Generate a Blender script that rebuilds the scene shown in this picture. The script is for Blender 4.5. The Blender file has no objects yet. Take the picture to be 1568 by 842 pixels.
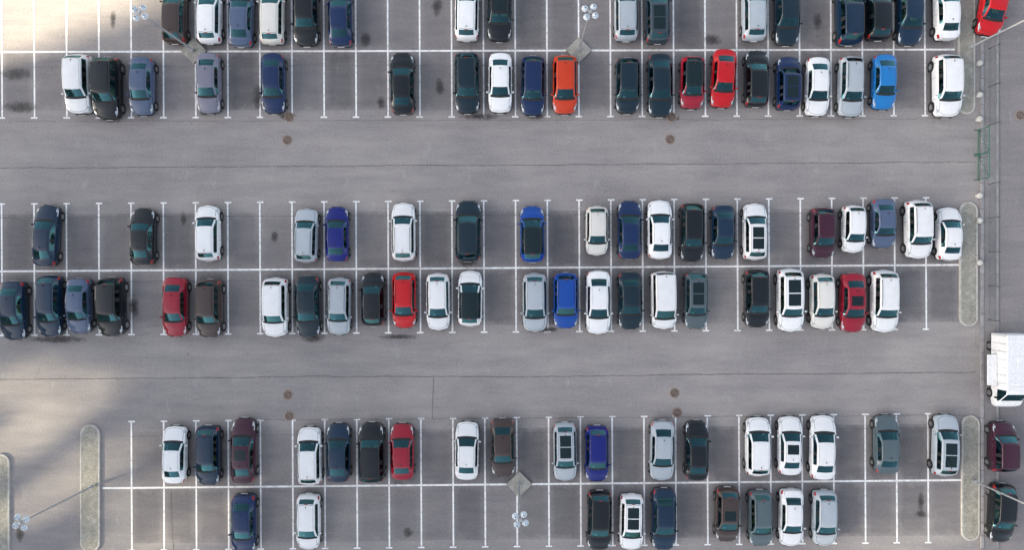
import bpy, math, random
from mathutils import Vector, Matrix
from mathutils.bvhtree import BVHTree
random.seed(7)
D = bpy.data
scene = bpy.context.scene
COL = scene.collection
H = 52.0           # drone height (m)
U = 20.0           # image pixels per metre at ground level

def P(u, v):       # image pixel coordinates -> ground metres
    return ((u-784)/U, (421-v)/U)

# ------------------------------------------------------------------ materials
def newmat(name):
    m = D.materials.new(name); m.use_nodes = True
    nt = m.node_tree; nt.nodes.clear()
    out = nt.nodes.new('ShaderNodeOutputMaterial')
    return m, nt, out
def N(nt, t, **kw):
    n = nt.nodes.new(t)
    for k, v in kw.items(): setattr(n, k, v)
    return n
def noise(nt, vec, scale, detail=4, rough=.6):
    n = N(nt, 'ShaderNodeTexNoise'); n.inputs['Scale'].default_value = scale
    n.inputs['Detail'].default_value = detail; n.inputs['Roughness'].default_value = rough
    if vec is not None: nt.links.new(vec, n.inputs['Vector'])
    return n.outputs['Fac']
def ramp(nt, fac, p0, p1, c0=(0,0,0,1), c1=(1,1,1,1)):
    r = N(nt, 'ShaderNodeValToRGB'); e = r.color_ramp.elements
    e[0].position = p0; e[1].position = p1; e[0].color = c0; e[1].color = c1
    nt.links.new(fac, r.inputs[0]); return r.outputs[0]
def mix(nt, fac, a, b, mode='MIX'):
    m = N(nt, 'ShaderNodeMix', data_type='RGBA', blend_type=mode)
    for val, idx in ((fac, 0), (a, 6), (b, 7)):
        if isinstance(val, (int, float)): m.inputs[idx].default_value = val
        elif isinstance(val, tuple): m.inputs[idx].default_value = val
        else: nt.links.new(val, m.inputs[idx])
    return m.outputs[2]
def bsdf(nt, out, col, rough=.6, metal=0, coat=0, spec=.5):
    b = N(nt, 'ShaderNodeBsdfPrincipled')
    if isinstance(col, tuple): b.inputs['Base Color'].default_value = col
    else: nt.links.new(col, b.inputs['Base Color'])
    b.inputs['Roughness'].default_value = rough; b.inputs['Metallic'].default_value = metal
    b.inputs['Coat Weight'].default_value = coat; b.inputs['Coat Roughness'].default_value = .04
    b.inputs['Specular IOR Level'].default_value = spec
    nt.links.new(b.outputs[0], out.inputs[0]); return b
def simple(name, col, rough=.6, metal=0, coat=0, var=.12, scale=6, spec=.4):
    m, nt, out = newmat(name)
    tc = N(nt, 'ShaderNodeTexCoord')
    f = noise(nt, tc.outputs['Object'], scale, 2)
    lo = tuple(x*(1-var) for x in col)+(1,); hi = tuple(min(1, x*(1+var)) for x in col)+(1,)
    bsdf(nt, out, ramp(nt, f, .3, .7, lo, hi), rough, metal, coat, spec)
    return m
def m1(nt, op, a, b=None):
    n = N(nt, 'ShaderNodeMath', operation=op)
    for i, v in enumerate((a, b)):
        if v is None: continue
        if isinstance(v, (int, float)): n.inputs[i].default_value = v
        else: nt.links.new(v, n.inputs[i])
    return n.outputs[0]

AS = (.280,.261,.258)
def asphalt_nodes(nt, base):
    g = N(nt, 'ShaderNodeNewGeometry'); pos = g.outputs['Position']
    def sc(x, y):
        mp = N(nt, 'ShaderNodeMapping'); mp.inputs['Scale'].default_value = (x, y, 1)
        nt.links.new(pos, mp.inputs['Vector']); return mp.outputs[0]
    big = ramp(nt, noise(nt, pos, .09, 4, .6), .3, .7, (.82,.82,.84,1), (1.12,1.11,1.08,1))
    med = ramp(nt, noise(nt, sc(.30, 1.6), .7, 5, .65), .3, .72, (.84,.84,.86,1), (1.12,1.11,1.09,1))
    fine = ramp(nt, noise(nt, pos, 7, 2, .8), .25, .75, (.84,.84,.84,1), (1.16,1.16,1.16,1))
    c = mix(nt, 1.0, base, big, 'MULTIPLY'); c = mix(nt, 1.0, c, med, 'MULTIPLY'); c = mix(nt, 1.0, c, fine, 'MULTIPLY')
    spots = ramp(nt, noise(nt, pos, 1.6, 3, .6), .66, .78)
    c = mix(nt, m1(nt, 'MULTIPLY', spots, .38), c, (.10,.095,.095,1))
    lt = ramp(nt, noise(nt, sc(1, .35), 1.3, 4, .7), .60, .76)
    c = mix(nt, m1(nt, 'MULTIPLY', lt, .28), c, (.45,.44,.43,1))
    return c, pos
def asphalt(name, base):
    m, nt, out = newmat(name)
    c, pos = asphalt_nodes(nt, base+(1,))
    bsdf(nt, out, c, .85, spec=.25)
    return m
M_LANE = asphalt('asphalt_lane', AS)
M_ROAD = asphalt('asphalt_road', (.22,.205,.21))
M_PAVE = asphalt('pavement_asphalt', (.21,.20,.205))

def stall_mat():
    m, nt, out = newmat('asphalt_stall')
    at = N(nt, 'ShaderNodeAttribute', attribute_name='tone')
    uv = N(nt, 'ShaderNodeUVMap'); sx = N(nt, 'ShaderNodeSeparateXYZ'); nt.links.new(uv.outputs[0], sx.inputs[0])
    c, pos = asphalt_nodes(nt, AS+(1,))
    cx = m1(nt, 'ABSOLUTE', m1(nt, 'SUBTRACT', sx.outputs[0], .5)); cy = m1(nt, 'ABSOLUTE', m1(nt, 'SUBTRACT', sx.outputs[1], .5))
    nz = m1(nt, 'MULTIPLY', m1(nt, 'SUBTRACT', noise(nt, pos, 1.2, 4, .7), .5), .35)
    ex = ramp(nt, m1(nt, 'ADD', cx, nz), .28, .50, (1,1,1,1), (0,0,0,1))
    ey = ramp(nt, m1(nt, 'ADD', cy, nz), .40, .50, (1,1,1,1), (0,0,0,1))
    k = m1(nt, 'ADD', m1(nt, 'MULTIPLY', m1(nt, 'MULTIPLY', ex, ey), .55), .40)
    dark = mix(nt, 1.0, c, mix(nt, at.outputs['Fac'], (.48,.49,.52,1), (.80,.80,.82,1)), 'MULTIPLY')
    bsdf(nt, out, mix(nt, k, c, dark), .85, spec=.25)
    return m
M_STALL = stall_mat()

def line_mat():
    m, nt, out = newmat('road_paint')
    g = N(nt, 'ShaderNodeNewGeometry')
    f = ramp(nt, noise(nt, g.outputs['Position'], 3.0, 5, .75), .46, .66)
    c = mix(nt, m1(nt, 'MULTIPLY', f, .65), (.84,.83,.82,1), (.33,.32,.33,1))
    bsdf(nt, out, c, .7); return m
M_LINE = line_mat()
def brick_mat(name, c1, c2, mort, scale):
    m, nt, out = newmat(name)
    g = N(nt, 'ShaderNodeTexCoord')
    b = N(nt, 'ShaderNodeTexBrick'); b.inputs['Scale'].default_value = scale
    b.inputs['Color1'].default_value = c1+(1,); b.inputs['Color2'].default_value = c2+(1,); b.inputs['Mortar'].default_value = mort+(1,)
    b.inputs['Mortar Size'].default_value = .03
    nt.links.new(g.outputs['Object'], b.inputs['Vector'])
    f = ramp(nt, noise(nt, g.outputs['Object'], 1.5, 5, .8), .3, .7, (.70,.70,.67,1), (1.25,1.25,1.25,1))
    bsdf(nt, out, mix(nt, 1.0, b.outputs[0], f, 'MULTIPLY'), .85); return m
M_PAVER = brick_mat('island_pavers', (.40,.38,.33), (.28,.27,.24), (.15,.14,.12), 3.0)
M_SLAB = brick_mat('lamp_plinth_pavers', (.42,.40,.37), (.32,.31,.28), (.13,.12,.11), 3.5)
M_KERB = simple('kerb_concrete', (.42,.40,.37), .85, var=.18, scale=3)
M_CRACK = simple('tar_crack', (.12,.112,.115), .8)
M_IRON = simple('cast_iron', (.10,.075,.065), .6, .3, var=.3, scale=12)
M_IRONRIM = simple('manhole_concrete_rim', (.26,.20,.165), .8, var=.2)

def stain_mat():
    m, nt, out = newmat('oil_stain')
    tc = N(nt, 'ShaderNodeTexCoord'); g = N(nt, 'ShaderNodeNewGeometry')
    ln = N(nt, 'ShaderNodeVectorMath', operation='LENGTH'); nt.links.new(tc.outputs['Object'], ln.inputs[0])
    n = noise(nt, g.outputs['Position'], 2.5, 6, .7)
    a = m1(nt, 'ADD', m1(nt, 'MULTIPLY', n, .93), m1(nt, 'MULTIPLY', ln.outputs['Value'], .58))
    r = ramp(nt, a, .55, 1.0, (.8,.8,.8,1), (0,0,0,1))
    b = bsdf(nt, out, (.05,.045,.045,1), .6)
    nt.links.new(r, b.inputs['Alpha']); return m
M_STAIN = stain_mat()

def paint_mat():
    m, nt, out = newmat('car_paint')
    oi = N(nt, 'ShaderNodeObjectInfo'); tc = N(nt, 'ShaderNodeTexCoord')
    f = ramp(nt, noise(nt, tc.outputs['Object'], 2.2, 3, .6), .3, .75, (.94,.94,.94,1), (1.04,1.04,1.04,1))
    c = mix(nt, 1.0, oi.outputs['Color'], f, 'MULTIPLY')
    b = bsdf(nt, out, c, .28, .0, .5, .22)
    b.inputs['Coat Roughness'].default_value = .02
    return m
def glass_mat():
    m, nt, out = newmat('car_glass')
    t = N(nt, 'ShaderNodeBsdfTransparent'); t.inputs[0].default_value = (.42,.66,.68,1)
    g = N(nt, 'ShaderNodeBsdfGlossy'); g.inputs['Roughness'].default_value = .03; g.inputs[0].default_value = (.32,.82,.95,1)
    fr = N(nt, 'ShaderNodeFresnel'); fr.inputs[0].default_value = 1.5
    mx = N(nt, 'ShaderNodeMixShader'); nt.links.new(m1(nt, 'ADD', fr.outputs[0], .05), mx.inputs[0]); nt.links.new(t.outputs[0], mx.inputs[1]); nt.links.new(g.outputs[0], mx.inputs[2])
    nt.links.new(mx.outputs[0], out.inputs[0]); return m
def seat_mat():
    m, nt, out = newmat('car_seat')
    oi = N(nt, 'ShaderNodeObjectInfo')
    c = ramp(nt, oi.outputs['Random'], .0, 1.0, (.03,.035,.04,1), (.40,.27,.10,1))
    r = [x for x in nt.nodes if x.type == 'VALTORGB'][-1]
    e = r.color_ramp.elements.new(.5); e.color = (.08,.075,.07,1)
    bsdf(nt, out, c, .8); return m
PAINT, GLASS, PLAST, TYRE, RIM, HEAD, TAIL, SEAT, DARK, PLATE, PANO, SEAM, WHITE = range(13)
CARM = [paint_mat(), glass_mat(), simple('black_plastic', (.02,.021,.023), .6, spec=.2), simple('tyre_rubber', (.022,.022,.022), .9, spec=.2),
        simple('alloy_rim', (.45,.45,.46), .35, .9), simple('headlamp_lens', (.42,.45,.48), .12, .2, .6),
        simple('tail_lamp', (.36,.010,.010), .2, 0, .6), seat_mat(), simple('car_interior', (.035,.035,.037), .8),
        simple('number_plate', (.7,.7,.7), .5), simple('panorama_glass', (.004,.014,.018), .08, 0, .2, spec=.3),
        simple('panel_gap', (.03,.03,.03), .8), simple('box_body_white', (.72,.72,.73), .5)]

# ------------------------------------------------------------------ mesh builder
class B:
    def __init__(s): s.v = []; s.f = []; s.m = []; s.s = []
    def add(s, vs, fs, mat, smooth=False):
        o = len(s.v); s.v += [tuple(x) for x in vs]
        for i, f in enumerate(fs):
            s.f.append(tuple(o+k for k in f)); s.m.append(mat if isinstance(mat, int) else mat[i]); s.s.append(smooth)
    def box(s, c, d, mat, bev=0.0, taper=1.0):
        x, y, z = d[0]/2, d[1]/2, d[2]/2; b = min(bev, x*.9, y*.9, z*.9)
        if b <= 0:
            vs = [(c[0]+i*x*(taper if k > 0 else 1), c[1]+j*y*(taper if k > 0 else 1), c[2]+k*z) for k in (-1, 1) for i, j in ((-1,-1),(1,-1),(1,1),(-1,1))]
            fs = [(3,2,1,0),(4,5,6,7),(0,1,5,4),(1,2,6,5),(2,3,7,6),(3,0,4,7)]
            s.add(vs, fs, mat); return
        def ring(hx, hy, zz, cc):
            return [(c[0]+px, c[1]+py, c[2]+zz) for px, py in ((hx-cc,-hy),(hx,-hy+cc),(hx,hy-cc),(hx-cc,hy),(-hx+cc,hy),(-hx,hy-cc),(-hx,-hy+cc),(-hx+cc,-hy))]
        t = taper
        rings = [ring(x-b,y-b,-z,b), ring(x,y,-z+b,b), ring(x*t,y*t,z-b,b), ring(x*t-b,y*t-b,z,b)]
        vs = sum(rings, []); fs = []
        for r in range(3):
            for k in range(8): fs.append((r*8+k, r*8+(k+1) % 8, (r+1)*8+(k+1) % 8, (r+1)*8+k))
        fs.append(tuple(range(7,-1,-1))); fs.append(tuple(24+k for k in range(8)))
        s.add(vs, fs, mat)
    def cyl(s, p0, p1, r0, r1, mat, n=16, smooth=True, cap=True):
        p0 = Vector(p0); p1 = Vector(p1); a = (p1-p0).normalized()
        q = a.orthogonal().normalized(); w = a.cross(q)
        vs = []
        for p, r in ((p0, r0), (p1, r1)):
            for k in range(n):
                t = 2*math.pi*k/n; vs.append(p+q*math.cos(t)*r+w*math.sin(t)*r)
        s.add(vs, [(k, (k+1) % n, n+(k+1) % n, n+k) for k in range(n)], mat, smooth)
        if cap:
            s.add(vs[:n], [tuple(range(n-1,-1,-1))], mat); s.add(vs[n:], [tuple(range(n))], mat)
    def sphere(s, c, r, mat, n=14, h=8, sz=1.0):
        vs = []; fs = []
        for i in range(h+1):
            ph = math.pi*i/h
            for k in range(n):
                t = 2*math.pi*k/n; vs.append((c[0]+r*math.sin(ph)*math.cos(t), c[1]+r*math.sin(ph)*math.sin(t), c[2]+r*sz*math.cos(ph)))
        for i in range(h):
            for k in range(n): fs.append((i*n+k, (i+1)*n+k, (i+1)*n+(k+1) % n, i*n+(k+1) % n))
        s.add(vs, fs, mat, True)
    def mesh(s, name, mats):
        me = D.meshes.new(name); me.from_pydata(s.v, [], s.f)
        for m in mats: me.materials.append(m)
        me.polygons.foreach_set('material_index', s.m); me.polygons.foreach_set('use_smooth', s.s)
        me.update(); return me
def obj(name, me, loc=(0,0,0), rot=0, parent=None):
    o = D.objects.new(name, me); COL.objects.link(o); o.location = loc; o.rotation_euler = (0,0,rot)
    if parent: o.parent = parent
    return o

# ------------------------------------------------------------------ cars
def make_car(kind, pano=False, rails=False, blackroof=False):
    S = {
     's': dict(L=4.60, W=1.80, hood=1.12, ws=.80, rr=.74, deck=.48, hr=1.42, hc=.98, hd=1.05, nose=.70),
     'h': dict(L=4.15, W=1.76, hood=.92, ws=.76, rr=.42, deck=.20, hr=1.48, hc=1.0, hd=1.08, nose=.74),
     'w': dict(L=4.65, W=1.80, hood=1.08, ws=.76, rr=.45, deck=.20, hr=1.47, hc=.99, hd=1.05, nose=.72),
     'u': dict(L=4.50, W=1.86, hood=1.05, ws=.66, rr=.36, deck=.22, hr=1.68, hc=1.12, hd=1.18, nose=.86),
     'v': dict(L=4.75, W=1.86, hood=.78, ws=.86, rr=.16, deck=.12, hr=1.88, hc=1.14, hd=1.20, nose=.86)}[kind]
    L = S['L']; W = S['W']/2; hc, hr, hd, nz = S['hc'], S['hr'], S['hd'], S['nose']
    hood, ws, rr, deck = S['hood'], S['ws'], S['rr'], S['deck']
    re = L-deck-rr; rb = L-deck
    xm = (hood+ws+re)/2
    belt = hc-.04
    sed = kind == 's'
    roofw = {'s':.715,'h':.73,'w':.73,'u':.76,'v':.83}[kind]
    wsb = .84
    T = [(0.00,.66,.50,nz-.10,nz-.05,.20,'n'), (.06,.81,.63,nz-.05,nz+.01,.20,'n'), (.20,.92,.72,nz,nz+.06,.18,'hl'),
         (.42,.975,.77,nz+.05,nz+.11,.16,'hl2'), (hood*.62,1.0,.80,(nz+belt)/2+.05,(nz+hc)/2+.09,.14,'p'),
         (hood-.12,1.0,.83,belt-.02,hc-.005,.13,'p'), (hood-.04,1.0,.84,belt,hc+.0,.13,'cowl'), (hood,1.0,wsb,belt+.005,hc+.015,.12,'ws'),
         (hood+ws,1.0,roofw-.02,belt+.03,hr-.045,.09,'r'), (hood+ws+.10,1.0,roofw,belt+.03,hr-.012,.08,'r'),
         (xm-.05,1.0,roofw+.01,belt+.04,hr+.012,.01,'bp'), (xm+.05,1.0,roofw+.01,belt+.04,hr+.012,-.01,'r')]
    if kind in 'wuv':
        T += [(re-.55,1.0,roofw,belt+.05,hr,-.03,'cp'), (re-.45,1.0,roofw,belt+.05,hr-.004,-.03,'r')]
    T += [(re-.08,.995,roofw-.01,belt+.06,hr-.03 if sed else hr-.015,-.06,'r'), (re,.99,roofw-.03,belt+.06,hr-.055 if sed else hr-.03,-.07,'rw')]
    if sed:
        T += [(rb,.98,.75,hd-.06,hd+.01,-.11,'p'), (rb+.08,.97,.76,hd-.06,hd-.005,-.13,'p'), (L-.30,.945,.74,hd-.08,hd-.01,-.14,'tl'),
              (L-.10,.88,.70,hd-.11,hd-.03,-.16,'tl'), (L-.02,.80,.61,hd-.16,hd-.09,-.17,'e'), (L,.72,.54,hd-.30,hd-.24,-.17,'e')]
    else:
        T += [(rb,.95,.74 if kind != 'v' else .80,hd-.05,hd+.03,-.12,'tl'), (rb+.05,.92,.72,hd-.10,hd-.03,-.13,'tl'),
              (L-.04,.87,.68,.80,.85,-.14,'e'), (L,.77,.58,.55,.62,-.14,'e')]
    rings = []
    for d, w, wt, zb, zt, bow, tag in T:
        w2 = w*W; t2 = wt*W
        half = [(w2*.93,.24), (w2,.42), (w2*1.0,zb-.16), (w2*.98,zb-.02), (w2*.94,zb+.015), (t2,zt-.03), (t2*.92,zt), (t2*.5,zt+.022), (0,zt+.032)]
        if zb-.16 < .45: half[2] = (w2, .46); half[3] = (w2*.97, max(zb, .52))
        ring = []
        for k, (y, z) in enumerate(half): ring.append((L/2-d-bow*(y/W)**2, y, z))
        ring += [(x, -y, z) for x, y, z in ring[-2::-1]]
        rings.append(ring)
    n = 17; vs = sum(rings, []); fs = []; ms = []
    for i in range(len(T)-1):
        tag = T[i][6]
        for j in range(16):
            c = j if j < 8 else 15-j
            mt = PAINT
            if c == 0: mt = PLAST
            if tag == 'ws' and c >= 6: mt = GLASS
            if tag == 'rw' and c >= 6: mt = GLASS
            if tag == 'cowl' and c >= 5: mt = PLAST
            if c == 4 and tag in ('ws','r'): mt = GLASS
            if c == 4 and tag in ('bp','cp'): mt = PLAST
            if tag in ('hl',) and c in (3,4): mt = HEAD
            if tag == 'hl2' and c == 3: mt = HEAD
            if tag == 'n' and i == 1 and c in (3,): mt = HEAD
            if tag == 'tl' and c in (2,3): mt = TAIL
            if not sed and tag == 'rw' and c == 4 and kind in 'wu': mt = PAINT
            if blackroof and tag in ('r','bp','cp') and c >= 5: mt = PANO
            fs.append((i*n+j, (i+1)*n+j, (i+1)*n+j+1, i*n+j+1)); ms.append(mt)
    last = (len(T)-1)*n
    for c in range(8):
        a = (c, c+1, 15-c, 16-c) if c < 7 else (7, 8, 9)
        mt = PLAST if c in (0,) or c == 2 else PAINT
        fs.append(tuple(a)); ms.append(mt)
        fs.append(tuple(last+k for k in reversed(a))); ms.append(PLAST if c == 0 else PAINT)
    me = D.meshes.new('tmp'); me.from_pydata(vs, [], fs)
    for m in CARM: me.materials.append(m)
    me.polygons.foreach_set('material_index', ms); me.update()
    o = D.objects.new('tmp', me); COL.objects.link(o)
    md = o.modifiers.new('s', 'SUBSURF'); md.levels = 2; md.render_levels = 2
    dg = bpy.context.evaluated_depsgraph_get(); ev = o.evaluated_get(dg); m2 = ev.to_mesh()
    BV = B(); BV.v = [tuple(v.co) for v in m2.vertices]
    BV.f = [tuple(p.vertices) for p in m2.polygons]; BV.m = [p.material_index for p in m2.polygons]; BV.s = [True]*len(BV.f)
    ev.to_mesh_clear(); D.objects.remove(o); D.meshes.remove(me)
    tree = BVHTree.FromPolygons([Vector(v) for v in BV.v], BV.f)
    def down(x, y, lift=.005):
        h = tree.ray_cast(Vector((x, y, 4)), Vector((0,0,-1)))
        return None if h[0] is None else (x, y, h[0].z+lift)
    def rib(pts, wd, mat, lift=.005):
        pp = []
        for a, b in zip(pts[:-1], pts[1:]):
            a = Vector(a); b = Vector(b); k = max(2, int((b-a).length/.07))
            pp += [a.lerp(b, t/k) for t in range(k)]
        pp.append(Vector(pts[-1])); prev = None
        for i, p in enumerate(pp):
            t = (pp[min(i+1, len(pp)-1)]-pp[max(i-1, 0)]).normalized(); q = Vector((-t.y, t.x))*wd/2
            A = down(p.x+q.x, p.y+q.y, lift); C = down(p.x-q.x, p.y-q.y, lift)
            if A and C and prev: BV.add([prev[0], A, C, prev[1]], [(3,2,1,0)], mat)
            prev = (A, C) if A and C else None
    def patch(x0, x1, y0, y1, mat, lift=.006, nx=8, ny=8, bow=0):
        g = [[down(x0+(x1-x0)*i/nx-bow*((y0+(y1-y0)*j/ny)/W)**2, y0+(y1-y0)*j/ny, lift) for j in range(ny+1)] for i in range(nx+1)]
        for i in range(nx):
            for j in range(ny):
                q = [g[i][j], g[i][j+1], g[i+1][j+1], g[i+1][j]]
                if all(q): BV.add(q, [(0,1,2,3)], mat, True)
    X = lambda d: L/2-d
    hw = .78*W
    rib([(X(hood-.08), hw), (X(.45), hw*.97), (X(.26), hw*.80), (X(.15), hw*.4), (X(.13), 0), (X(.15), -hw*.4), (X(.26), -hw*.8), (X(.45), -hw*.97), (X(hood-.08), -hw)], .018, SEAM)
    for sgn in (0, 1):
        y = -.55+sgn*.62; rib([(X(hood+.02), y), (X(hood+.10), y+.5)], .03, SEAM, .02)
    if sed:
        rib([(X(rb+.10), hw*.92), (X(L-.18), hw*.9), (X(L-.08), hw*.6), (X(L-.06), 0), (X(L-.08), -hw*.6), (X(L-.18), -hw*.9), (X(rb+.10), -hw*.92)], .018, SEAM)
    else:
        rib([(X(re-.04), .58*W), (X(re+.02), 0), (X(re-.04), -.58*W)], .02, SEAM)
        rib([(X(re+.05), .14), (X(re+.05), -.14)], .03, TAIL, .012)
    for sg in (1, -1):
        if rails:
            yy = sg*(roofw-.09)*W
            pts = []
            a0, a1 = X(hood+ws+.18), X(re-.12)
            for k in range(13):
                x = a0+(a1-a0)*k/12; h = down(x, yy, .02 if k in (0, 12) else .055); pts.append(h)
            for p, q in zip(pts[:-1], pts[1:]):
                if p and q: BV.cyl(p, q, .016, .016, RIM if pano else PLAST, 6)
        else:
            yy = sg*(roofw-.12)*W
            rib([(X(hood+ws+.05), yy), (X(re-.02), yy)], .012, SEAM)
    if pano:
        patch(X(hood+ws+.16), X(hood+ws+.16+(.75 if kind in 'sh' else .85)), -.48*W, .48*W, PANO)
        if kind in 'wu': patch(X(hood+ws+1.08), X(re-.22), -.48*W, .48*W, PANO)
    a = down(X(re-.16), 0, 0)
    if a: BV.box((a[0], 0, a[2]+.03), (.14, .035, .07), PLAST, .01, .6)
    for d in (hood+.22, xm, min(xm+.98, re+.1)):
        for sg in (1, -1):
            pr = None
            for k in range(8):
                z = .32+(belt-.32)*k/7; q = []
                for dx in (-.008, .008):
                    h = tree.ray_cast(Vector((X(d)+dx, 3*sg, z)), Vector((0,-sg,0))); q.append(h[0]+Vector((0, sg*.004, 0)) if h[0] else None)
                if pr and all(q): BV.add([pr[0], pr[1], q[1], q[0]], [(0,1,2,3)], SEAM)
                pr = q if all(q) else None
            if d <= xm: BV.box((X(d+.78), sg*(W+.006), belt-.10), (.18,.04,.03), PAINT, .008)
    for sg in (1, -1):
        BV.box((X(hood+.40), sg*(W*.97+.10), belt+.04), (.13,.20,.13), PAINT, .035, .9)
        BV.box((X(hood+.40), sg*(W*.95), belt-.0), (.07,.14,.05), PLAST, .01)
    R = .32 if kind not in 'uv' else .35
    fx, rx = X(.82), X(L-.80)
    for x in (fx, rx):
        for sg in (1, -1):
            yo = sg*(W+.012)
            BV.cyl((x, sg*(W-.10), R+.03), (x, sg*(W+.004), R+.03), R+.055, R+.055, PLAST, 24)
            BV.cyl((x, sg*(W-.22), R), (x, yo, R), R, R*.97, TYRE, 24)
            BV.cyl((x, sg*(W-.05), R), (x, yo+sg*.004, R), R*.64, R*.6, RIM, 20)
            for k in range(5):
                t = k*2*math.pi/5
                BV.box((x+math.cos(t)*R*.42, yo+sg*.008, R+math.sin(t)*R*.42), (.07,.01,.07), DARK)
    BV.box((L/2-.005, 0, .52), (.03,.95,.12), PLAST, .01); BV.box((L/2+.018, 0, .45), (.015,.50,.11), PLATE)
    BV.box((-L/2-.012, 0, .62 if not sed else .66), (.015,.50,.11), PLATE)
    BV.box((0,0,.27), (L-.5, 2*W-.25, .06), DARK)
    BV.box((X((hood+ws*.2)), 0, hc-.12), (.42, W*1.5, .16), DARK, .04)
    sx = hood+ws+.30
    for y in (-.38, .38):
        BV.box((X(sx-.05), y, .55), (.50,.50,.14), SEAT, .05); BV.box((X(sx+.26), y, .83), (.15,.48,.56), SEAT, .05, .85); BV.box((X(sx+.30), y, 1.17), (.09,.25,.17), SEAT, .03)
    BV.box((X(sx+.95), 0, .55), (.46, W*1.45, .14), SEAT, .05); BV.box((X(sx+1.22), 0, .84), (.15, W*1.4, .55), SEAT, .05, .9)
    for y in (-.4, .4): BV.box((X(sx+1.26), y, 1.12), (.08,.22,.12), SEAT, .03)
    if sed: BV.box((X(rb-.1), 0, hd-.10), (.45, W*1.3, .03), SEAT)
    else: BV.box((X(L-.5), 0, .78), (.6, W*1.4, .03), SEAT)
    c = Vector((X(hood+ws*.2+.36), .38, hc-.08)); pr = None
    for k in range(15):
        t = 2*math.pi*k/14; p = c+Vector((math.sin(t)*.08, math.cos(t)*.18, math.sin(t)*.165))
        if pr is not None: BV.cyl(pr, p, .014, .014, PLAST, 5)
        pr = p
    if kind in 'hw': BV.box((X(hood+.22), -.3, hc-.025), (.12,.2,.01), PLATE)
    return BV.mesh(f'car_{kind}{int(pano)}{int(rails)}', CARM), L

VAR = {}
def var(key):
    if key not in VAR:
        VAR[key] = make_car(key[0], 'g' in key[1:], 'r' in key[1:], 'b' in key[1:])
    return VAR[key]

C = dict(W=(.74,.74,.75), C=(.66,.64,.60), S=(.37,.41,.45), K=(.005,.008,.012), T=(.003,.016,.028), N=(.003,.018,.075), G=(.075,.105,.12),
         L=(.07,.10,.175), R=(.003,.009,.15), B=(.003,.055,.30), Z=(.010,.165,.46), E=(.46,.005,.010), M=(.27,.007,.024), O=(.54,.042,.010),
         V=(.050,.034,.032), P=(.040,.008,.022), I=(.17,.17,.225), D=(.004,.021,.050), A=(.032,.050,.066))
CARS = """
267,-26,66,V,w,U
320,-24,66,W,h,U
369,-24,71,L,s,U
416,-27,67,C,w,U
468,-26,69,K,s,D
521,-24,71,N,s,U
715,-30,62,W,h,U
765,-32,62,K,sg,D
959,-30,62,S,h,U
1007,-28,66,A,wg,U
1155,-30,62,S,h,U
1206,-27,68,T,s,D
1300,-25,69,D,ur,U
1346,-30,61,K,h,U
1394,-26,68,D,s,D
1450,-30,61,W,s,U
1521,-38,54,E,h,D,-10
121,82,174,W,u,D
164,86,182,K,ur,D
217,87,176,L,s,D
319,80,173,I,s,D
418,81,173,N,s,D
616,79,175,K,s,U
715,79,173,T,w,D
766,81,172,W,s,D
816,84,176,N,w,D
865,83,174,O,h,D
961,87,173,T,h,D
1011,82,178,T,s,D
1060,85,166,M,hb,D
1108,75,164,E,s,D,-3
1159,76,163,K,w,U
1207,86,168,N,ug,U
1252,87,177,W,s,D
1303,85,178,S,wr,D
1354,83,167,Z,s,D
1450,82,179,W,u,D
70,313,408,D,s,U,-3
218,318,406,K,s,U
318,314,400,W,h,U
469,319,402,S,wr,U
516,316,401,R,s,U
618,310,400,W,wr,U
717,307,401,T,u,U
815,315,402,B,hb,U
914,315,391,C,h,D
964,307,397,N,s,U
1010,306,397,W,s,U
1060,310,401,K,w,D
1107,314,397,D,s,D
1156,311,398,W,wg,U
1260,317,395,P,h,D
1307,314,387,W,h,D
1353,304,380,L,s,D
1406,306,396,W,ur,D
1453,317,399,W,s,U
20,430,521,D,s,D
75,421,516,D,w,D
121,426,511,L,s,D
170,424,515,K,u,D
268,424,516,M,s,D
321,427,517,V,ur,D
422,425,516,W,u,D
471,422,517,T,s,D
519,425,513,S,wr,D
571,417,500,K,h,U
619,416,503,E,hr,D
671,418,506,W,h,D
720,414,500,W,hb,U
819,418,508,S,h,D
866,417,503,B,ur,D
916,414,512,W,s,D
965,416,505,T,s,D
1016,415,504,W,v,D
1066,416,504,G,wg,D
1159,412,502,K,w,D
1210,411,508,W,ug,D
1259,419,504,C,h,D
1306,418,509,M,sg,D
1354,413,509,W,ur,D
267,653,741,W,s,U
318,652,744,D,wr,D
373,641,740,P,sg,U
474,654,744,W,h,U
518,649,739,D,s,U
569,648,741,K,ur,U
616,649,735,M,s,U
715,646,735,W,s,U
770,641,731,V,s,D
865,647,737,S,wg,D
914,652,738,R,w,D
1014,644,737,S,s,D
1067,645,736,K,s,U
1161,639,730,W,h,U
1210,638,728,W,sg,U
1260,636,735,W,s,U
1358,636,726,G,s,U
1448,635,730,S,wg,U,-2
1535,646,724,P,ur,U
373,757,848,N,s,D
472,757,843,W,h,D
918,752,844,K,w,D
967,757,843,W,wg,D
1017,748,844,D,s,D
1114,747,831,V,hg,D
1165,751,838,G,wr,D
1212,749,838,W,s,D
1263,751,837,S,h,D
1535,741,832,K,wr,D,-3
""".strip().splitlines()
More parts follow.
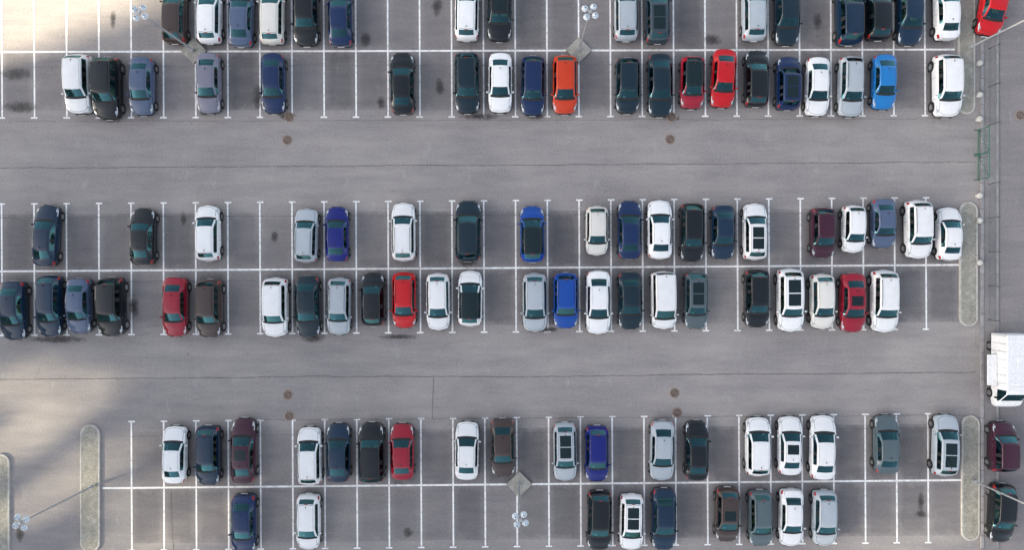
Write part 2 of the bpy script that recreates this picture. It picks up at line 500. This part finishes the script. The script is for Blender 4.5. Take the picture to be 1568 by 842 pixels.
for ln in CARS:
    p = ln.split(','); x, yt, yb = map(float, p[:3]); col, ty, dr = p[3:6]; rot = float(p[6]) if len(p) > 6 else random.uniform(-1.1, 1.1)
    k = 1-.78/H
    gx, gy = P(784+(x-784)*k, 421+((yt+yb)/2-421)*k)
    me, L = var(ty)
    ln_m = (yb-yt)/U*.985
    o = obj('parked_car', me, (gx, gy, .004), (math.pi/2 if dr == 'U' else -math.pi/2)+math.radians(rot))
    s = ln_m/L; o.scale = (s, min(1.06, max(.95, s**.4))*random.uniform(.975,1.02), random.uniform(.96,1.06))
    c = C[col]; j = random.uniform(.92, 1.03)
    o.color = tuple(v*j for v in c)+(1,)

# ------------------------------------------------------------------ delivery truck
def truck():
    b = B()
    b.box((0,0,.45), (5.0,1.5,.2), DARK, .03)
    b.box((-.75,0,1.45), (3.7,2.05,1.75), WHITE, .05)
    for k in range(6): b.box((-2.3+k*.62,0,2.335), (.04,1.9,.02), WHITE)
    b.box((-.75,0,2.33), (.5,.5,.06), WHITE, .02)
    for sg in (1,-1):
        b.box((-.75,sg*1.03,.62), (3.7,.03,.06), DARK)
        for k in range(7): b.box((-2.5+k*.58,sg*1.028,1.45), (.03,.02,1.6), RIM)
    st = [(1.12,.92,.45,2.0,.80),(1.55,.95,.45,2.02,.82),(1.85,.97,.45,1.95,.80),(2.42,.98,.45,1.28,.86),(2.78,.92,.48,1.05,.80),(2.92,.78,.52,.85,.70)]
    rings = []
    for x, w, z0, z1, wt in st:
        zb = min(1.2, z1-.04)
        rings.append([(x,w*.95,z0),(x,w,z0+.25),(x,w,zb),(x,wt,z1-.05),(x,wt*.9,z1),(x,0,z1+.03),(x,-wt*.9,z1),(x,-wt,z1-.05),(x,-w,zb),(x,-w,z0+.25),(x,-w*.95,z0)])
    vs = sum(rings, []); fs = []; ms = []
    for i in range(len(st)-1):
        for j in range(10):
            fs.append((i*11+j, i*11+j+1, (i+1)*11+j+1, (i+1)*11+j))
            g = (i == 2 and 4 <= j <= 5) or (i in (1,2) and j in (2,7))
            ms.append(GLASS if g else WHITE)
    fs.append(tuple((len(st)-1)*11+k for k in range(11))); ms.append(WHITE)
    b.add(vs, fs, ms, False)
    b.box((2.15,0,1.05), (.5,1.6,.12), DARK, .03)
    for y in (-.45,.45): b.box((1.55,y,1.05), (.2,.5,.8), SEAT, .05)
    for x in (1.95,-1.6):
        for sg in (1,-1): b.cyl((x,sg*.72,.36),(x,sg*.99,.36),.36,.35,TYRE,24); b.cyl((x,sg*.9,.36),(x,sg*1.0,.36),.22,.2,RIM,16)
    for sg in (1,-1):
        b.box((2.15,sg*1.14,1.35),(.12,.22,.28),PLAST,.03); b.box((2.86,sg*.68,.78),(.1,.24,.16),HEAD,.02)
    b.box((2.93,0,.62),(.06,1.1,.14),PLAST,.02)
    b.box((.10,-1.42,1.30), (2.3,.72,.06), WHITE, .02); b.box((.10,-1.06,1.0), (2.2,.02,.55), DARK)
    return b.mesh('truck', CARM)
tx, ty_ = P(1529, 561)
t = obj('delivery_truck', truck(), (tx, ty_, .004), -math.pi/2); t.color = (.8,.8,.8,1)

# ------------------------------------------------------------------ ground
def sheet(name, polys, mat, z):
    b = B()
    for p in polys: b.add([(x, y, z) for x, y in p], [tuple(range(len(p)))], 0)
    me = b.mesh(name, [mat]); return obj(name, me)
sheet('ground', [[(-900,-900),(900,-900),(900,900),(-900,900)]], M_LANE, 0)
def quad(u0, v0, u1, v1): return [P(u0,v1), P(u1,v1), P(u1,v0), P(u0,v0)]
sheet('pavement', [[P(1506,2000), P(1524,2000), P(1524,-900), P(1506,-900)]], M_PAVE, .10)
sheet('road', [quad(1528,-900,2100,2000)], M_ROAD, .004)
kb = B()
for (u, w) in ((1503, 2.4), (1526, 1.6)):
    v = -600
    while v < 1500:
        x, y = P(u, v+10); kb.box((x, y, .06), (w*2/U, 19.4/U, .13), 0, .015); v += 20
obj('kerb', kb.mesh('kerb', [simple('kerb_grey', (.27,.26,.265), .85, var=.15, scale=1)]))

def sx(k, row): return 3+49.6*k-.03*k*k+(0,.06,.17)[row]*k
slope = [(79,-.0026),(415.5,-.0068),(750,-.0098)]
ext = [(-102,100),(-102,97),(-101,94)]
rng = [(-6,29),(-6,29),(4,29)]
sv, sf, uvs, tones = [], [], [], []
lines = []
def lineq(u0, v0, u1, v1, w=2.4):
    a = Vector(P(u0,v0)); b = Vector(P(u1,v1)); t = (b-a).normalized(); q = Vector((-t.y,t.x))*w/U/2
    lines.append([tuple(a-q), tuple(b-q), tuple(b+q), tuple(a+q)])
for r in range(3):
    y0, m = slope[r]; k0, k1 = rng[r]
    uend = 1462 if r == 0 else (1470 if r == 1 else 1478)
    lineq(sx(k0,r) if r < 2 else 157, y0+m*sx(k0,r), uend, y0+m*uend, 2.8)
    for k in range(k0, k1+1):
        u = sx(k,r); yc = y0+m*u
        for sgn, e in ((-1, ext[r][0]), (1, ext[r][1])):
            ve = yc+e
            lineq(u, yc+sgn*1.5, u+(.5 if sgn > 0 else -.5), ve)
            lineq(u-5, ve+sgn*1.3, u+5, ve+sgn*1.3, 2.2)
            if r == 0 and sgn < 0 and k < 4: continue      # lighter ground kept here to brighten the sunlit corner
            u2 = sx(k+1,r) if k < k1 else uend-2
            vi = yc+e*(.86 if sgn < 0 else .90)
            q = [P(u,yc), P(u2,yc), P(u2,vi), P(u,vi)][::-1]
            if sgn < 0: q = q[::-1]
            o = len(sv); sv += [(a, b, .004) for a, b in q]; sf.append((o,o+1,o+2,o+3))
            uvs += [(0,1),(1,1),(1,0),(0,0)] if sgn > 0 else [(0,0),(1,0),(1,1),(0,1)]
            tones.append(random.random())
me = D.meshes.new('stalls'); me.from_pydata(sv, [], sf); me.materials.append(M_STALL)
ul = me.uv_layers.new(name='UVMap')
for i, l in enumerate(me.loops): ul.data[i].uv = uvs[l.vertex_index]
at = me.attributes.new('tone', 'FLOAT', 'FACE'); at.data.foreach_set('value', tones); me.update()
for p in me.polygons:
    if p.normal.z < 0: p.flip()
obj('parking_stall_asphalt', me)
sheet('parking_lines', lines, M_LINE, .009)

cb = B()
def crack(pts, w=.035, wob=.05):
    pts = [Vector(P(*p)) for p in pts]; pp = []
    for a, b in zip(pts[:-1], pts[1:]):
        k = max(2, int((b-a).length/.3)); pp += [a.lerp(b, t/k) for t in range(k)]
    pp.append(pts[-1]); off = 0; vs = []
    for i, p in enumerate(pp):
        off = off*.8+random.uniform(-wob, wob)*.5
        t = (pp[min(i+1,len(pp)-1)]-pp[max(i-1,0)]).normalized(); q = Vector((-t.y,t.x)); ww = w*random.uniform(.4,1.2)/2
        for s in (-1,1):
            e = p+q*(off+s*ww); vs.append((e.x, e.y, .013))
    cb.add(vs, [(2*i,2*i+2,2*i+3,2*i+1) for i in range(len(pp)-1)], 0)
crack([(-300,259),(500,254),(1495,248)], .055); crack([(-300,583),(250,580),(460,577),(800,577),(1495,570)], .055)
crack([(664,577),(662,641)], .05, .02); crack([(-200,186),(700,184),(1450,181)], .03); crack([(400,643),(1480,636)], .04)
crack([(-200,334),(1460,325)], .045, .02); crack([(-200,434),(1400,424)], .03); crack([(200,668),(1480,655)], .03)
crack([(262,750),(263,800),(268,860)], .04); crack([(-100,102),(1440,97)], .03)
for _ in range(34):
    u = random.uniform(0,1480); v = random.choice([random.uniform(190,310), random.uniform(515,640), random.uniform(60,170), random.uniform(330,500), random.uniform(660,840)])
    a = random.uniform(0,6.28); l = random.uniform(15,60)
    crack([(u,v),(u+math.cos(a)*l*.5,v+math.sin(a)*l*.5),(u+math.cos(a+.5)*l,v+math.sin(a+.5)*l)], .016, .08)
obj('asphalt_cracks', cb.mesh('cracks', [M_CRACK]))

STN = [(25,113,22,9),(32,164,26,9),(583,157,6,10),(480,518,18,7),(170,182,18,6),(820,178,14,5),(440,178,14,6),(318,173,14,5),(716,402,12,6),(1410,770,5,16),
       (1410,788,10,5),(735,178,30,5),(610,516,30,4),(1090,60,14,8),(90,520,40,6),(1200,160,16,5),(1028,180,14,5),(840,505,16,4),(1520,484,8,5),(560,60,8,12),(395,150,8,20),(205,470,8,18)]
for _ in range(26):
    k = random.randint(0,28); r = random.randint(0,2); s = random.choice((-1,1))
    STN.append((sx(k,r)+25+random.uniform(-6,6), slope[r][0]+s*random.uniform(40,85), random.uniform(3,9), random.uniform(5,16)))
for u, v, rx, ry in STN:
    b = B(); n = 20
    b.add([(math.cos(2*math.pi*k/n), math.sin(2*math.pi*k/n), 0) for k in range(n)], [tuple(range(n))], 0)
    x, y = P(u, v); o = obj('oil_stain', b.mesh('oil_stain', [M_STAIN]), (x, y, .017+random.random()*.006)); o.scale = (rx/U*1.2, ry/U*1.2, 1)

for u, v in ((440,214),(443,179),(1026,213),(1028,179),(441,605),(443,637),(1033,602),(1037,632),(1562,176)):
    b = B(); b.cyl((0,0,0),(0,0,.018),.40,.38,0,28); b.cyl((0,0,.018),(0,0,.024),.29,.29,1,24)
    for k in range(-2,3): b.box((0,k*.10,.027),(.4-abs(k)*.07,.03,.008),0)
    for k in range(8): b.box((math.cos(k*.785)*.335,math.sin(k*.785)*.335,.020),(.05,.05,.006),1)
    x, y = P(u,v); obj('manhole_cover', b.mesh('manhole', [M_IRONRIM, M_IRON]), (x,y,.005), random.random())

def island(u, v0, v1, hw):
    x, ya = P(u, v0); _, yb = P(u, v1); w = hw/U; cy = (ya+yb)/2; hl = (ya-yb)/2
    def shr(i, z):
        ww = w-i; r = []
        for s in (1,-1):
            for k in range(13):
                t = math.pi*k/12; r.append((s*ww*math.cos(t), s*(hl-w)+s*ww*math.sin(t), z))
        return r
    n = 26; R = [shr(0,0), shr(0,.11), shr(.02,.13), shr(.12,.13), shr(.125,.115)]
    b = B(); fs = []
    for r in range(4):
        for k in range(n): fs.append((r*n+k, r*n+(k+1)%n, (r+1)*n+(k+1)%n, (r+1)*n+k))
    b.add(sum(R, []), fs, 0); b.add(R[-1], [tuple(range(n))], 1)
    obj('traffic_island', b.mesh('island', [M_KERB, M_PAVER]), (x, cy, 0))
for a in ((1482,309,500,14),(1485,636,828,14),(1479,-60,175,13),(139,650,846,15),(2,695,880,14)): island(*a)

# ------------------------------------------------------------------ lamps
M_POLE = simple('galvanised_steel', (.42,.44,.46), .45, .5); M_LAMP = simple('lamp_housing', (.62,.68,.74), .4, .1); M_LENS = simple('lamp_lens', (.20,.24,.28), .15, .0, .6)
def lamp(u, v, plinth=True, ang=.2):
    b = B(); h = 7.7
    if plinth: b.box((0,0,.08),(1.42,1.42,.16),3,.03)
    z = .12
    b.cyl((0,0,z),(0,0,z+.35),.14,.13,0,16); b.cyl((0,0,z+.35),(0,0,h),.075,.045,0,12)
    b.cyl((0,0,h-.15),(0,0,h+.1),.09,.09,0,12)
    for k in range(4):
        t = ang+k*math.pi/2; dx, dy = math.cos(t), math.sin(t)
        b.cyl((0,0,h),(dx*.34,dy*.34,h),.035,.035,0,8)
        c = (dx*.40,dy*.40,h)
        b.cyl((c[0],c[1],h-.08),(c[0],c[1],h+.02),.22,.19,1,18); b.cyl((c[0],c[1],h+.02),(c[0],c[1],h+.10),.19,.08,1,18)
        b.cyl((c[0],c[1],h-.10),(c[0],c[1],h-.08),.19,.19,2,18)
        b.cyl((c[0],c[1],h+.10),(c[0],c[1],h+.15),.06,.06,2,10)
        for q in range(6):
            a = q*math.pi/3; b.box((c[0]+math.cos(a)*.14,c[1]+math.sin(a)*.14,h+.055),(.06,.06,.06),2,.01)
    x, y = P(u, v); return obj('street_lamp', b.mesh('lamp', [M_POLE, M_LAMP, M_LENS, M_SLAB]), (x, y, .02 if plinth else .1), math.radians(45 if plinth else 20))
lamp(298,78); lamp(886,77); lamp(795,741); lamp(144,744,False); lamp(1481,74,False); lamp(1487,735,False)

# ------------------------------------------------------------------ bollards, fence, gate
M_BALL = simple('bollard_concrete', (.50,.49,.46), .7, var=.25); M_GREEN = simple('green_painted_steel', (.03,.13,.085), .5); M_FEN = simple('fence_steel', (.08,.10,.10), .5, .2)
for v in (98,146,183,300,338,402):
    b = B(); b.cyl((0,0,0),(0,0,.12),.14,.10,0,14); b.sphere((0,0,.30),.22,0)
    x, y = P(1496, v); obj('bollard', b.mesh('bollard', [M_BALL]), (x, y, .01))
def fence(v0, v1):
    b = B(); x, y0 = P(1512, v0); _, y1 = P(1512, v1); n = max(1, round((y0-y1)/2.5))
    for k in range(n+1):
        y = y0+(y1-y0)*k/n; b.cyl((x,y,.1),(x,y,1.35),.03,.03,0,8); b.cyl((x,y,1.3),(x-.0,y,1.36),.045,.045,0,8)
    for z in (.25,.8,1.3): b.cyl((x,y0,z),(x,y1,z),.012,.012,0,6)
    y = y0
    while y > y1:
        b.cyl((x,y,.25),(x,y,1.3),.004,.004,0,4,cap=False); y -= .2
    obj('wire_fence', b.mesh('fence', [M_FEN]))
fence(75,192); fence(282,490)
for v0, v1 in ((199,236),(238,275)):
    b = B(); x, y0 = P(1496, v0); _, y1 = P(1496, v1); l = y1-y0
    for z in (.12,1.35): b.cyl((0,0,z),(0,l,z),.032,.032,0,8)
    for k in range(8): b.cyl((0,l*k/7,.12),(0,l*k/7,1.35),.032 if k in (0,7) else .013,.032 if k in (0,7) else .013,0,8)
    b.cyl((0,0,.12),(0,l,1.35),.018,.018,0,6)
    for yy in (0,l): b.box((0,yy,.03),(.5,.06,.05),0,.01)
    obj('metal_barrier', b.mesh('barrier', [M_GREEN]), (x, y0, .01), 0)

# ------------------------------------------------------------------ unseen wall added to the west: shades the lot, holes cast sun patches
AZ = math.radians(20); EL = math.radians(20); XB = -100.0
M_WALL = simple('sun_block_plaster', (.42,.40,.37), .8, scale=.3); M_WIN = simple('sun_block_panel', (.03,.04,.05), .1, 0, 1)
def wallpt(u, v):
    gx, gy = P(u, v); tt = (gx-XB)/math.cos(AZ); return gy-tt*math.sin(AZ), tt*math.tan(EL)
holes = []  # openings placed so sun patches land on chosen ground spots
for u, v, ru, rv in ((90,618,1.8,.9),(10,596,1.3,.9),(10,680,1.3,.8),(165,700,.9,.9),(240,760,.9,.9),(320,800,1.0,.8),(1400,828,2.0,.9),(60,775,.9,.8),(200,832,1.0,.8)):
    y, z = wallpt(u, v); holes.append((y, z, ru, rv))
b = B(); CW, CH = .8, .8
ytop = wallpt(0, 90)[0]; nz = 74
y = ytop; bays = 0
while y > -150:
    yc = y-CW/2; run = None
    for k in range(nz+1):
        zc = (k+.5)*CH
        op = k == nz or any(((yc-h[0])/h[2])**2+((zc-h[1])/h[3])**2 < 1 for h in holes)
        if not op and run is None: run = k
        if op and run is not None:
            b.box((XB, yc, (run+k)/2*CH), (.5, CW-.0, (k-run)*CH), 0); run = None
    bays += 1
    if bays % 4 == 0:
        for s in range(1, 19):
            zc = s*3+1.2
            if not any(abs(yc-h[0]) < h[2]+1.5 and abs(zc-h[1]) < h[3]+1.5 for h in holes): b.box((XB+.27, yc, zc), (.06, 1.1, 1.5), 1)
    y -= CW
obj('sun_block_wall', b.mesh('sun_block_mesh', [M_WALL, M_WIN]))

# ------------------------------------------------------------------ light
w = D.worlds.new('World'); scene.world = w; w.use_nodes = True; nt = w.node_tree; nt.nodes.clear()
sky = nt.nodes.new('ShaderNodeTexSky'); sky.sky_type = 'NISHITA'; sky.sun_disc = False
sky.sun_elevation = EL; sky.sun_rotation = math.radians(-110)
sky.air_density = 1.0; sky.dust_density = 3.0; sky.ozone_density = .6
hs = nt.nodes.new('ShaderNodeHueSaturation'); hs.inputs['Saturation'].default_value = .5
bg = nt.nodes.new('ShaderNodeBackground'); bg.inputs[1].default_value = .42
ow = nt.nodes.new('ShaderNodeOutputWorld'); nt.links.new(sky.outputs[0], hs.inputs['Color']); nt.links.new(hs.outputs[0], bg.inputs[0]); nt.links.new(bg.outputs[0], ow.inputs[0])
sd = D.lights.new('sun', 'SUN'); sd.energy = 27; sd.angle = math.radians(2.4); sd.color = (1,.87,.62)
so = D.objects.new('sun', sd); COL.objects.link(so)
dirv = Vector((math.cos(AZ)*math.cos(EL), math.sin(AZ)*math.cos(EL), -math.sin(EL)))
so.rotation_euler = dirv.to_track_quat('-Z', 'Y').to_euler()

cd = D.cameras.new('camera'); cam = D.objects.new('camera', cd); COL.objects.link(cam)
cam.location = (0,0,H); cam.rotation_euler = (0,0,0)
cd.sensor_width = 36; cd.lens = 36*H*U/1568; cd.clip_end = 3000
scene.camera = cam
scene.view_settings.view_transform = 'Standard'; scene.view_settings.look = 'None'; scene.view_settings.exposure = 0
